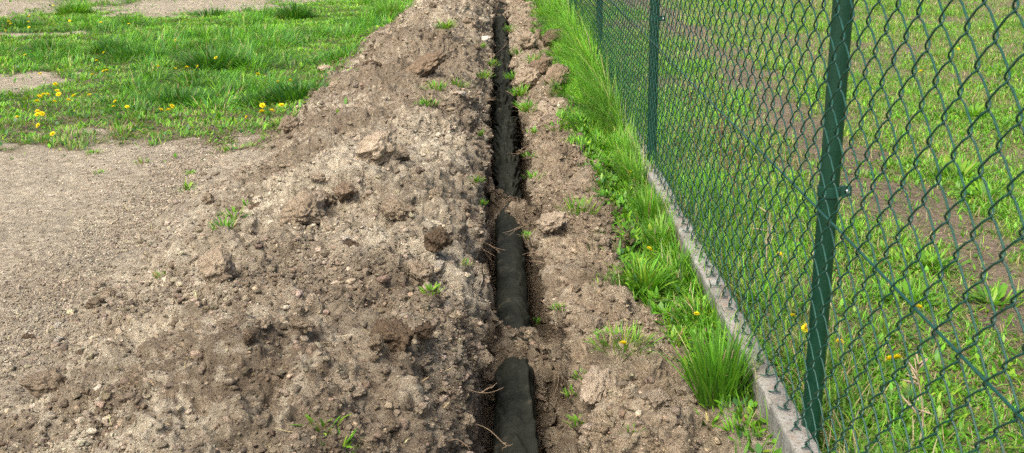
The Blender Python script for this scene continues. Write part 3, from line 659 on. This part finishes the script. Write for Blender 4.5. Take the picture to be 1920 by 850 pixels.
# tubes ---------------------------------------------------------------------
def tube(pts, r, sides=6, closed=False, caps=True):
    pts = np.asarray(pts, float); m = len(pts); r = np.broadcast_to(r, (m,))
    T = np.gradient(pts, axis=0); T /= np.linalg.norm(T, axis=1)[:, None] + 1e-12
    ref = np.array([1., 0, 0]) if abs(T[:, 0]).mean() < .8 else np.array([0, 0, 1.])
    U = np.cross(T, ref); U /= np.linalg.norm(U, axis=1)[:, None] + 1e-12; W = np.cross(T, U)
    th = np.arange(sides) / sides * 2 * np.pi
    V = (pts[:, None] + r[:, None, None] * (np.cos(th)[None, :, None] * U[:, None] + np.sin(th)[None, :, None] * W[:, None])).reshape(-1, 3)
    i = np.arange(m - 1)[:, None] * sides; j = np.arange(sides)[None]; k = (j + 1) % sides
    q = np.stack([i + j, i + k, i + sides + k, i + sides + j], -1).reshape(-1, 4)
    caps_f = []
    if caps: caps_f = [np.array([np.arange(sides)[::-1]]), np.array([np.arange(sides) + (m - 1) * sides])]
    return V, q, caps_f
def tubes_obj(name, lst, mat, parent=None, col=None):
    V = []; Qs = []; caps = []; o = 0
    for pts, r, s in lst:
        v, q, c = tube(pts, r, s); V.append(v); Qs.append(q + o); caps += [x + o for x in c]; o += len(v)
    V = np.concatenate(V); ob = mk(name, V, [np.concatenate(Qs)] + caps, mat, None if col is None else np.broadcast_to(col, (len(V), 3)), parent); return ob
# roots
roots = [(902, 455, 45, 18, 'pale forked root sticking out of the left trench wall'), (905, 470, 22, 30, 'short root pointing down over the pipe from the left wall'), (1030, 485, -50, -4, 'long pale root reaching over the pipe from the right wall'),
 (1040, 500, -40, -10, 'thin root just below the long pale one'), (1010, 420, -60, 28, 'dry root fan hanging over the pipe, longest strand'), (1015, 425, -45, 14, 'dry root strand above the longest one'), (1018, 415, -30, 26, 'short dry root strand on the bank lip'),
 (1008, 270, -40, 14, 'twiggy root over the wrinkled pipe fabric'), (1005, 262, -50, 30, 'lower twiggy root over the wrinkled pipe fabric'), (1000, 285, -30, 8, 'short twig root near the wrinkled fabric'), (878, 725, 70, 8, 'straight root crossing from the heap side near the bottom'),
 (900, 800, 60, 35, 'thick curved root over the near end of the pipe'), (1075, 800, -60, 45, 'long root leaning across the bottom of the trench from the bank'), (1052, 730, -12, 70, 'thin root hanging down the near right wall'), (870, 183, 58, 4, 'pale twig poking over the trench edge from the heap'),
 (890, 190, 40, -3, 'small twig below the pale twig at the trench edge'), (925, 105, 35, -28, 'fine root bridging the far trench'), (1040, 720, -20, 60, 'second thin root on the near right wall'), (850, 830, 30, 20, 'short thick root on the heap side at the bottom'), (1020, 575, 20, 45, 'thin fibre curving down the bank side')]
for px, py, dx, dy, lab in roots:
    p, n = at(px, py); X2, Y2, zc = project(p); s = zc / F
    e = R @ np.array([dx * s, -dy * s, -.01 * np.sign(dy)]); e[2] += .004
    k = 12; t = np.linspace(0, 1, k)[:, None]; ln = np.linalg.norm(e)
    w1 = rng.normal(size=3) * ln * .09; w2 = rng.normal(size=3) * ln * .05
    pts = -e * .25 * (1 - t) + e * t + np.sin(t * 3.14) * w1 + np.sin(t * 6.28) * w2 + n * .006
    rr = (.0016 if 'thick' in lab else .0011) * (1 - .6 * t[:, 0])
    lst = [(pts, rr, 5)]
    for b_ in range(2):
        i0 = rng.integers(5, 9); d_ = (pts[-1] - pts[i0]) * .7 + rng.normal(size=3) * ln * .15
        lst.append((pts[i0] + d_ * np.linspace(0, 1, 6)[:, None] + rng.normal(size=(6, 3)) * .0015, np.linspace(.0010, .0004, 6), 4))
    o = tubes_obj('root', lst, M_straw, col=np.array([.27, .195, .125]) * (.8 + .4 * rng.random())); o.location = p; tag(o, lab, 'root', 'roots sticking out of the trench walls')
# brown dead stalks behind the fence
for i, (px, py, h, lab) in enumerate([(1350, 330, .40, 'tallest reddish dead weed stalk behind the fence'), (1318, 320, .34, 'dead weed stalk left of the tallest one'), (1380, 420, .36, 'dead stalk close to the concrete board behind the fence'), (1365, 370, .25, 'short dead stalk between two taller ones'), (1535, 140, .0, ''), (1720, 840, .2, 'pale dead stalk leaning near the bottom of the lawn'), (1440, 500, .18, 'thin dead stem low behind the mesh')]):
    if h == 0: continue
    p = at(px, py)[0]; t = np.linspace(0, 1, 10)[:, None]; tip = np.array([rng.normal() * .05, rng.normal() * .05, h])
    lst = [(t * tip + np.sin(t * 4) * rng.normal(size=3) * .008, np.linspace(.0028, .001, 10), 6)]
    for k in range(14):
        f = .35 + .65 * rng.random(); b0 = f * tip; dr = rng.normal(size=3) * .02 + [0, 0, .015]
        lst.append((b0 + np.linspace(0, 1, 4)[:, None] * dr, np.array([.0012, .002, .0022, .0006]), 5))
    o = tubes_obj('dead_stalk', lst, M_straw, col=(.20, .115, .07) if i < 4 else (.42, .33, .22)); o.location = p; tag(o, lab, 'dead stalk', 'dead stalks beyond the fence')

# dandelions ------------------------------------------------------------------
def flower_head():
    parts = []
    for ring, (cnt, L, tilt) in enumerate([(26, 1.0, 1.45), (24, .85, 1.15), (20, .65, .8), (14, .42, .35)]):
        az = np.arange(cnt) / cnt * 6.283 + rng.normal(size=cnt) * .08
        parts.append(blades(np.tile([0, 0, -.1 + .05 * ring], (cnt, 1)), np.full(cnt, L) * R_(cnt, .88, 1.05), np.full(cnt, .24), az, np.full(cnt, tilt), R_(cnt, -.25, .2), np.array([.92, .76, .015]) * R_(cnt, .85, 1.05)[:, None] * np.ones((1, 3)), prof=(.6, 1, .95, 0), tipc=1.0))
    V, Fs, Cc = join(parts); V = V * .0165
    return mk('flower_head', V, Fs, M_petal, Cc, link=False)
fhd = [flower_head().data for _ in range(3)]
tc_ = mk('stem', *(lambda v, q, c: (v, [q] + c))(*tube([[0, 0, -.8], [.03, .01, -.4], [0, 0, 0]], .0016, 6)), M_leaf, np.broadcast_to((.13, .24, .05), (18, 3)), link=False).data
dl = [(78, 197, 'w'), (88, 193, 'w'), (103, 200, 'w'), (112, 186, 'w'), (117, 194, 'w'), (132, 200, 'w'), (142, 190, 'w'), (72, 198, 'w'), (92, 188, 'w'), (110, 179, 'w'), (76, 222, 'x'), (84, 231, 'x'), (71, 226, 'x'), (37, 233, ''), (76, 255, ''), (103, 268, ''),
 (305, 219, 'y'), (316, 217, 'y'), (326, 219, 'y'), (497, 216, 'z'), (513, 224, 'z'), (526, 217, 'z'), (493, 226, 'z'), (463, 240, ''), (218, 215, ''), (173, 190, ''), (178, 160, ''), (200, 153, ''), (205, 150, ''), (184, 127, ''), (201, 119, ''), (49, 117, ''),
 (333, 146, ''), (354, 146, ''), (371, 144, ''), (328, 95, ''), (406, 123, ''), (298, 139, ''), (487, 163, ''), (522, 170, ''), (543, 171, ''), (243, 60, ''), (192, 52, ''), (136, 53, ''), (20, 50, 'v'), (22, 53, 'v'), (15, 72, ''), (57, 52, 'v'), (60, 42, 'v'), (103, 18, ''), (80, 160, ''), (58, 60, ''), (220, 206, ''), (237, 213, '')]
words = {'w': ('dandelion flower in the dense cluster at the left of the meadow', 'dandelions in the dense cluster'), 'x': ('dandelion flower in the trio below the dense cluster', 'dandelion trio'), 'y': ('dandelion flower in the row of three in the middle of the meadow edge', 'dandelion row'), 'z': ('dandelion flower in the patch next to the heap edge', 'dandelions beside the heap'), 'v': ('dandelion flower beside the far sand patch', 'far dandelions'), '': ('single yellow dandelion scattered in the left meadow grass', 'scattered meadow dandelions')}
def dandelion(px, py, h, size, label, group, lift=0):
    p = at(px, py + 6)[0]; e = empty('dandelion', p); tag(e, label, 'dandelion', group)
    o = bpy.data.objects.new('flower_head', fhd[rng.integers(3)]); COL.objects.link(o); o.parent = e; o.location = (0, 0, h); o.scale = (size,) * 3
    o.rotation_euler = (rng.normal() * .3 + .3, rng.normal() * .3, rng.random() * 6)
    s = bpy.data.objects.new('stem', tc_); COL.objects.link(s); s.parent = e; s.location = (0, 0, h); s.scale = (size, size, h / .8)
for px, py, k in dl: dandelion(px, py, .055 + .03 * rng.random() + (.03 if py < 180 else 0), (1.05 if k else .8) + .2 * rng.random(), *words[k])
for px, py, sz, lab in [(1168, 652, .85, 'yellow dandelion on the low pale mat at the bank edge'), (1215, 466, .75, 'half open dandelion above the bright spreading tuft'), (1304, 592, .6, 'half open dandelion behind the tall upright tuft'), (1178, 320, .6, 'small yellow flower low on the verge'),
    (1664, 682, 1.0, 'left bloom of the dandelion pair behind the fence'), (1677, 678, .9, 'right bloom of the dandelion pair behind the fence'), (1510, 621, 1.0, 'dandelion just left of the first fence post'), (1480, 598, .8, 'dandelion higher up left of the first fence post'), (1571, 648, .8, 'dandelion touching the right side of the first fence post'), (1722, 580, .8, 'dandelion in the lawn beside the tension wire'), (1723, 122, .9, 'dandelion far away in the lawn behind the mesh'), (1458, 477, .7, 'dandelion behind the mesh high up near the dock leaves'), (1794, 78, .8, 'tiny dandelion farthest in the lawn')]:
    dandelion(px, py + 18 if px < 1900 else py, .05, sz, lab, 'dandelions near the fence')

# ------------------------------------------------------------------ drain pipe
yy = np.arange(1.0, 13.8, .0045); th = np.linspace(0, 2 * np.pi, 97)[:-1]
YY, TH = np.meshgrid(yy, th, indexing='ij')
cx = .027 + .010 * perlin(yy * .9, 61.1) - .010 * smooth(2.9, 2.2, yy); cz = -.245 + .012 * perlin(yy * 1.1, 63.1) + .05 * smooth(5.0, 7, yy)
u1 = YY * 5.5 + .9 * np.sin(TH + 1.2 * perlin(YY * 1.5, 2.0)) + 1.2 * perlin(YY * 3, np.cos(TH) * 1.2, np.sin(TH) * 1.2, 161)
saw = (u1 % 1.0); fold = np.where(saw < .8, saw / .8, (1 - saw) / .2)
amt = .16 + .84 * smooth(4.6, 5.0, YY) ; amt = amt * (.5 + .5 * smooth(-.3, .3, perlin(YY * 1.3, 0, 0, 163)))
rad = .059 + .040 * amt * (fold - .5) + .022 * smooth(4.7, 5.0, YY) * (fbm(YY * 7 + np.sin(TH) * 1.5, np.cos(TH) * 2, np.sin(TH) * 2, 2, 167, ridge=True) - .3) + .004 * fbm(YY * 9, np.cos(TH) * 1.5, np.sin(TH) * 1.5, 3, 165) 
dang = (TH - (1.05 + .25 * np.sin(YY * 3))); dang = (dang + np.pi) % (2 * np.pi) - np.pi   # the lapped edge of the cloth on the upper right side
lap = smooth(.0, .05, dang) * smooth(-.02, .0, dang + .02)
rad = rad + .0 * smooth(-.06, .0, dang) * smooth(-1.0, -.06, -np.abs(dang)) * (dang > -.06) * smooth(4.9, 4.3, YY)
rad = rad + .020 * np.exp(-((TH - (.45 + .55 * smooth(2.2, 3.0, YY))) / .16)**2) * smooth(3.2, 3.0, YY) + .0 * np.exp(-((dang + .5) / .28)**2) * smooth(3.10, 2.95, YY) * smooth(2.4, 2.8, YY) + .016 * np.exp(-((TH - 2.3) / .3)**2) * smooth(4.6, 4.3, YY) * smooth(3.8, 4.0, YY)
Vp = np.stack([cx[:, None] + rad * np.cos(TH), YY, cz[:, None] + rad * np.sin(TH)], -1).reshape(-1, 3)
s_ = len(th); i = np.arange(len(yy) - 1)[:, None] * s_; j = np.arange(s_)[None]; k = (j + 1) % s_
o = mk('drain_pipe', Vp, [np.stack([i + j, i + s_ + j, i + s_ + k, i + k], -1).reshape(-1, 4), np.array([np.arange(s_)]), np.array([np.arange(s_)[::-1] + (len(yy) - 1) * s_])], M_fab)
tag(o, 'black fabric wrapped drain pipe lying in the bottom of the trench', 'drain pipe')

# ------------------------------------------------------------------ fence
fence = empty('chain_link_fence', (.6, 2.06, 0)); tag(fence, 'green chain link fence with round posts along the right of the verge', 'fence')
OFF = np.array([.6, 2.06, 0])
FX = .600; W2 = .0425; zb = .118; zt = 1.24
nleg = int((zt - zb) / W2)
# one wire: a flattened coil running upward
ppl = 12; t = np.arange(nleg * ppl + 1) / ppl
ph = t % 2; tri = np.where(ph < 1, 2 * ph - 1, 3 - 2 * ph)
ys1 = np.clip(tri * 1.16, -1, 1); ys1 = np.sign(ys1) * (1 - (1 - np.abs(ys1))**1.25)
yw = W2 / 2 * 1.06 * ys1; xw = -.0042 * np.sin((ph - .0) * np.pi) * 1.0
zw = zb + t * W2
VV = []; QQ = []; o_ = 0; r_w = .00165
ncol = int((14.6 + .4) / W2)
for c in range(ncol):
    y0 = -.4 + (c + .5) * W2; sgn = 1 if c % 2 == 0 else -1
    # neighbouring wires mirror each other so that their bends interlock
    lod = 7 if y0 < 4 else 5
    px1 = FX - .0042 * np.sin(ph * np.pi) * (1 if True else 1)
    if sgn < 0: tt = (ph + 1) % 2
    else: tt = ph
    tri = np.where(tt < 1, 2 * tt - 1, 3 - 2 * tt); a_ = np.clip(tri * 1.10, -1, 1)
    yl = y0 + W2 / 2 * 1.13 * a_
    xl = FX + .0050 * np.clip(np.sin(tt * np.pi) * 1.7, -1, 1) + .004 * perlin(y0 * 1.5, zw * 2, 0, 171)
    yl = yl + .0045 * perlin(y0 * 5, zw * 6, 0, 173); zl_ = zw + .006 * perlin(y0 * 2.5, zw * 2, 5, 175)
    v, q, cp = tube(np.stack([xl, yl, zl_], 1), r_w, lod); VV.append(v); QQ.append(q + o_); o_ += len(v)
    if c % 2 == 0:                                                     # barbed twist at the bottom selvedge
        kt = np.linspace(0, 1, 14); yb = y0 + W2 / 2 * 0
        hx = FX + .0028 * np.cos(kt * 12); hy = y0 - W2 / 2 + .0028 * np.sin(kt * 12) + .004; hz = zb - .009 * kt + .002
        v, q, cp = tube(np.stack([hx, hy, hz], 1), .0018, 5); VV.append(v); QQ.append(q + o_); o_ += len(v)
        for d_ in (-1, 1):
            ra, rb, rc = rng.normal(size=3) * .004
            e1 = np.array([[FX, y0 - W2 / 2, zb - .006], [FX + d_ * .005, y0 - W2 / 2 + .002, zb - .010], [FX + d_ * .010 + ra, y0 - W2 / 2 - d_ * .003 + rb * 1.6, zb - .010 + rc * .6]])
            v, q, cp = tube(e1, .0016, 5); VV.append(v); QQ.append(q + o_); o_ += len(v)
mesh_o = mk('wire_mesh', np.concatenate(VV) - OFF, [np.concatenate(QQ)], M_wire, None, fence)
yy = np.linspace(-.4, 14.2, 150)
for zz in (.602, 1.2):
    tubes_obj('tension_wire', [(np.stack([FX - .004 + .0 * yy, yy, zz + .004 * np.sin(yy * 2.6) * 0 - .004 * np.sin((yy - 2.06) / 2.4 * np.pi)**2], 1) - OFF, .0024, 8)], M_wire, fence)
posts = [(.638, 2.09, .006), (.622, 4.46, 0), (.630, 6.98, 0), (.630, 9.45, 0), (.630, 11.9, 0)]
for x0, y0, ln in posts:
    zcl = .612 if y0 < 3 else .675
    zz = np.array([-.15, .1, .5, 1.0, 1.295, 1.30]); th = np.arange(28) / 28 * 6.2832
    pr_ = np.array([.0195, .0195, .0195, .0195, .0195, .014])
    V, q, cp = tube(np.stack([x0 + ln * zz, y0 + 0 * zz, zz], 1) - OFF, pr_, 28)
    po = mk('post', V, [q] + cp, M_post, None, fence)
    # clamp ring, tab and bolt
    zb_ = zcl; a = np.linspace(0, 2 * np.pi, 33)[:-1]; prof_ = [(-.011, .0197), (-.010, .0222), (.010, .0222), (.011, .0197)]
    V = np.array([[x0 + ln * zb_ + r * math.cos(t_), y0 + r * math.sin(t_), zb_ + h_] for h_, r in prof_ for t_ in a]) - OFF
    q = np.array([[i * 32 + j, i * 32 + (j + 1) % 32, (i + 1) * 32 + (j + 1) % 32, (i + 1) * 32 + j] for i in range(3) for j in range(32)])
    bx0 = []
    base = len(V); c_ = np.array([x0 + ln * zb_ + .030, y0 - .004, zb_]) - OFF
    hs = np.array([.013, .0035, .0105]); cor = np.array([[i, j, k] for i in (-1, 1) for j in (-1, 1) for k in (-1, 1)])
    Vb = c_ + cor * hs; qb = np.array([[0, 1, 3, 2], [4, 6, 7, 5], [0, 4, 5, 1], [2, 3, 7, 6], [0, 2, 6, 4], [1, 5, 7, 3]]) + base
    cl_ = mk('clamp', np.concatenate([V, Vb]), [q, qb], M_band, None, po, flat=True)
    V, q, cp = tube(np.array([[c_[0] + .003, c_[1] - .0035, c_[2]], [c_[0] + .003, c_[1] - .0085, c_[2]], [c_[0] + .003, c_[1] - .009, c_[2]]]), np.array([.0048, .0048, .0036]), 12)
    mk('bolt', V, [q] + cp, M_bolt, None, po)
# concrete boards under the mesh
for i, (ya, yb, dx, lab) in enumerate([(1.2, 1.955, 0, ''), (1.965, 4.425, 0, 'weathered concrete base board between the first and second fence post'), (4.49, 6.95, .004, 'concrete base board half hidden in tall grass beyond the second post')]):
    if not lab: continue
    my = int((yb - ya) / .006); prof_ = []
    w_, h0, h1 = .0262, -.12, .102
    for s in np.linspace(0, 1, 26): prof_.append((-w_, h0 + (h1 - .004 - h0) * s))
    prof_.append((-w_ + .002, h1 - .001))
    for s in np.linspace(0, 1, 14): prof_.append((-w_ + .004 + (2 * w_ - .008) * s, h1))
    prof_.append((w_ - .002, h1 - .001))
    for s in np.linspace(0, 1, 26): prof_.append((w_, h1 - .004 + (h0 - h1 + .004) * s))
    prof_ = np.array(prof_); yv = np.linspace(ya, yb, my)
    Vb = np.zeros((my, len(prof_), 3)); Vb[..., 0] = .6035 + dx + prof_[None, :, 0]; Vb[..., 1] = yv[:, None]; Vb[..., 2] = prof_[None, :, 1]
    nb = fbm(Vb[..., 0] * 30, Vb[..., 1] * 30, Vb[..., 2] * 30, 3, 181); nb2 = fbm(Vb[..., 0] * 6, Vb[..., 1] * 8, Vb[..., 2] * 6, 3, 183)
    ctr = np.array([.6035 + dx, 0, .0]); dirv = np.stack([Vb[..., 0] - ctr[0], 0 * nb, .2 * (Vb[..., 2])], -1); dirv /= np.linalg.norm(dirv, axis=-1, keepdims=True) + 1e-9
    corner = smooth(.009, .0, np.abs(np.abs(prof_[:, 0]) - w_)) * smooth(h1 - .016, h1, prof_[:, 1])
    chip = smooth(.15, .45, nb2)
    Vb = Vb + dirv * (.0012 * nb - .013 * chip * corner[None, :])[..., None]
    k = len(prof_); ii = np.arange(my - 1)[:, None] * k; jj = np.arange(k - 1)[None]
    q = np.stack([ii + jj, ii + jj + 1, ii + k + jj + 1, ii + k + jj], -1).reshape(-1, 4)
    o = mk('base_board', Vb.reshape(-1, 3), [q, np.array([np.arange(k)[::-1]]), np.array([np.arange(k) + (my - 1) * k])], M_conc); tag(o, lab, 'concrete board', 'concrete boards under the fence')

# ------------------------------------------------------------------ light
EL, AZ = math.radians(54), math.radians(208)      # sun behind and to the left of the camera (compass from +Y, clockwise)
w = bpy.data.worlds.new('World'); scene.world = w; w.use_nodes = True; nt = w.node_tree; bg = nt.nodes['Background']
sk = nt.nodes.new('ShaderNodeTexSky'); sk.sky_type = 'NISHITA'; sk.sun_disc = False; sk.sun_elevation = EL; sk.sun_rotation = AZ; sk.dust_density = 6; sk.air_density = 1
nt.links.new(sk.outputs[0], bg.inputs[0]); bg.inputs[1].default_value = .15
ld = bpy.data.lights.new('sun', 'SUN'); ld.energy = 2.3; ld.angle = math.radians(24); ld.color = (1, .95, .87)
so = bpy.data.objects.new('sun', ld); COL.objects.link(so)
dirv = Vector((math.sin(AZ) * math.cos(EL), math.cos(AZ) * math.cos(EL), math.sin(EL)))
so.rotation_euler = dirv.to_track_quat('Z', 'Y').to_euler()
vs = scene.view_settings; vs.view_transform = 'Standard'; vs.look = 'None'; vs.gamma = 1; vs.use_curve_mapping = False; vs.exposure = .85
scene.cycles.max_bounces = 6; scene.cycles.diffuse_bounces = 3; scene.cycles.transmission_bounces = 3; scene.cycles.use_denoising = False
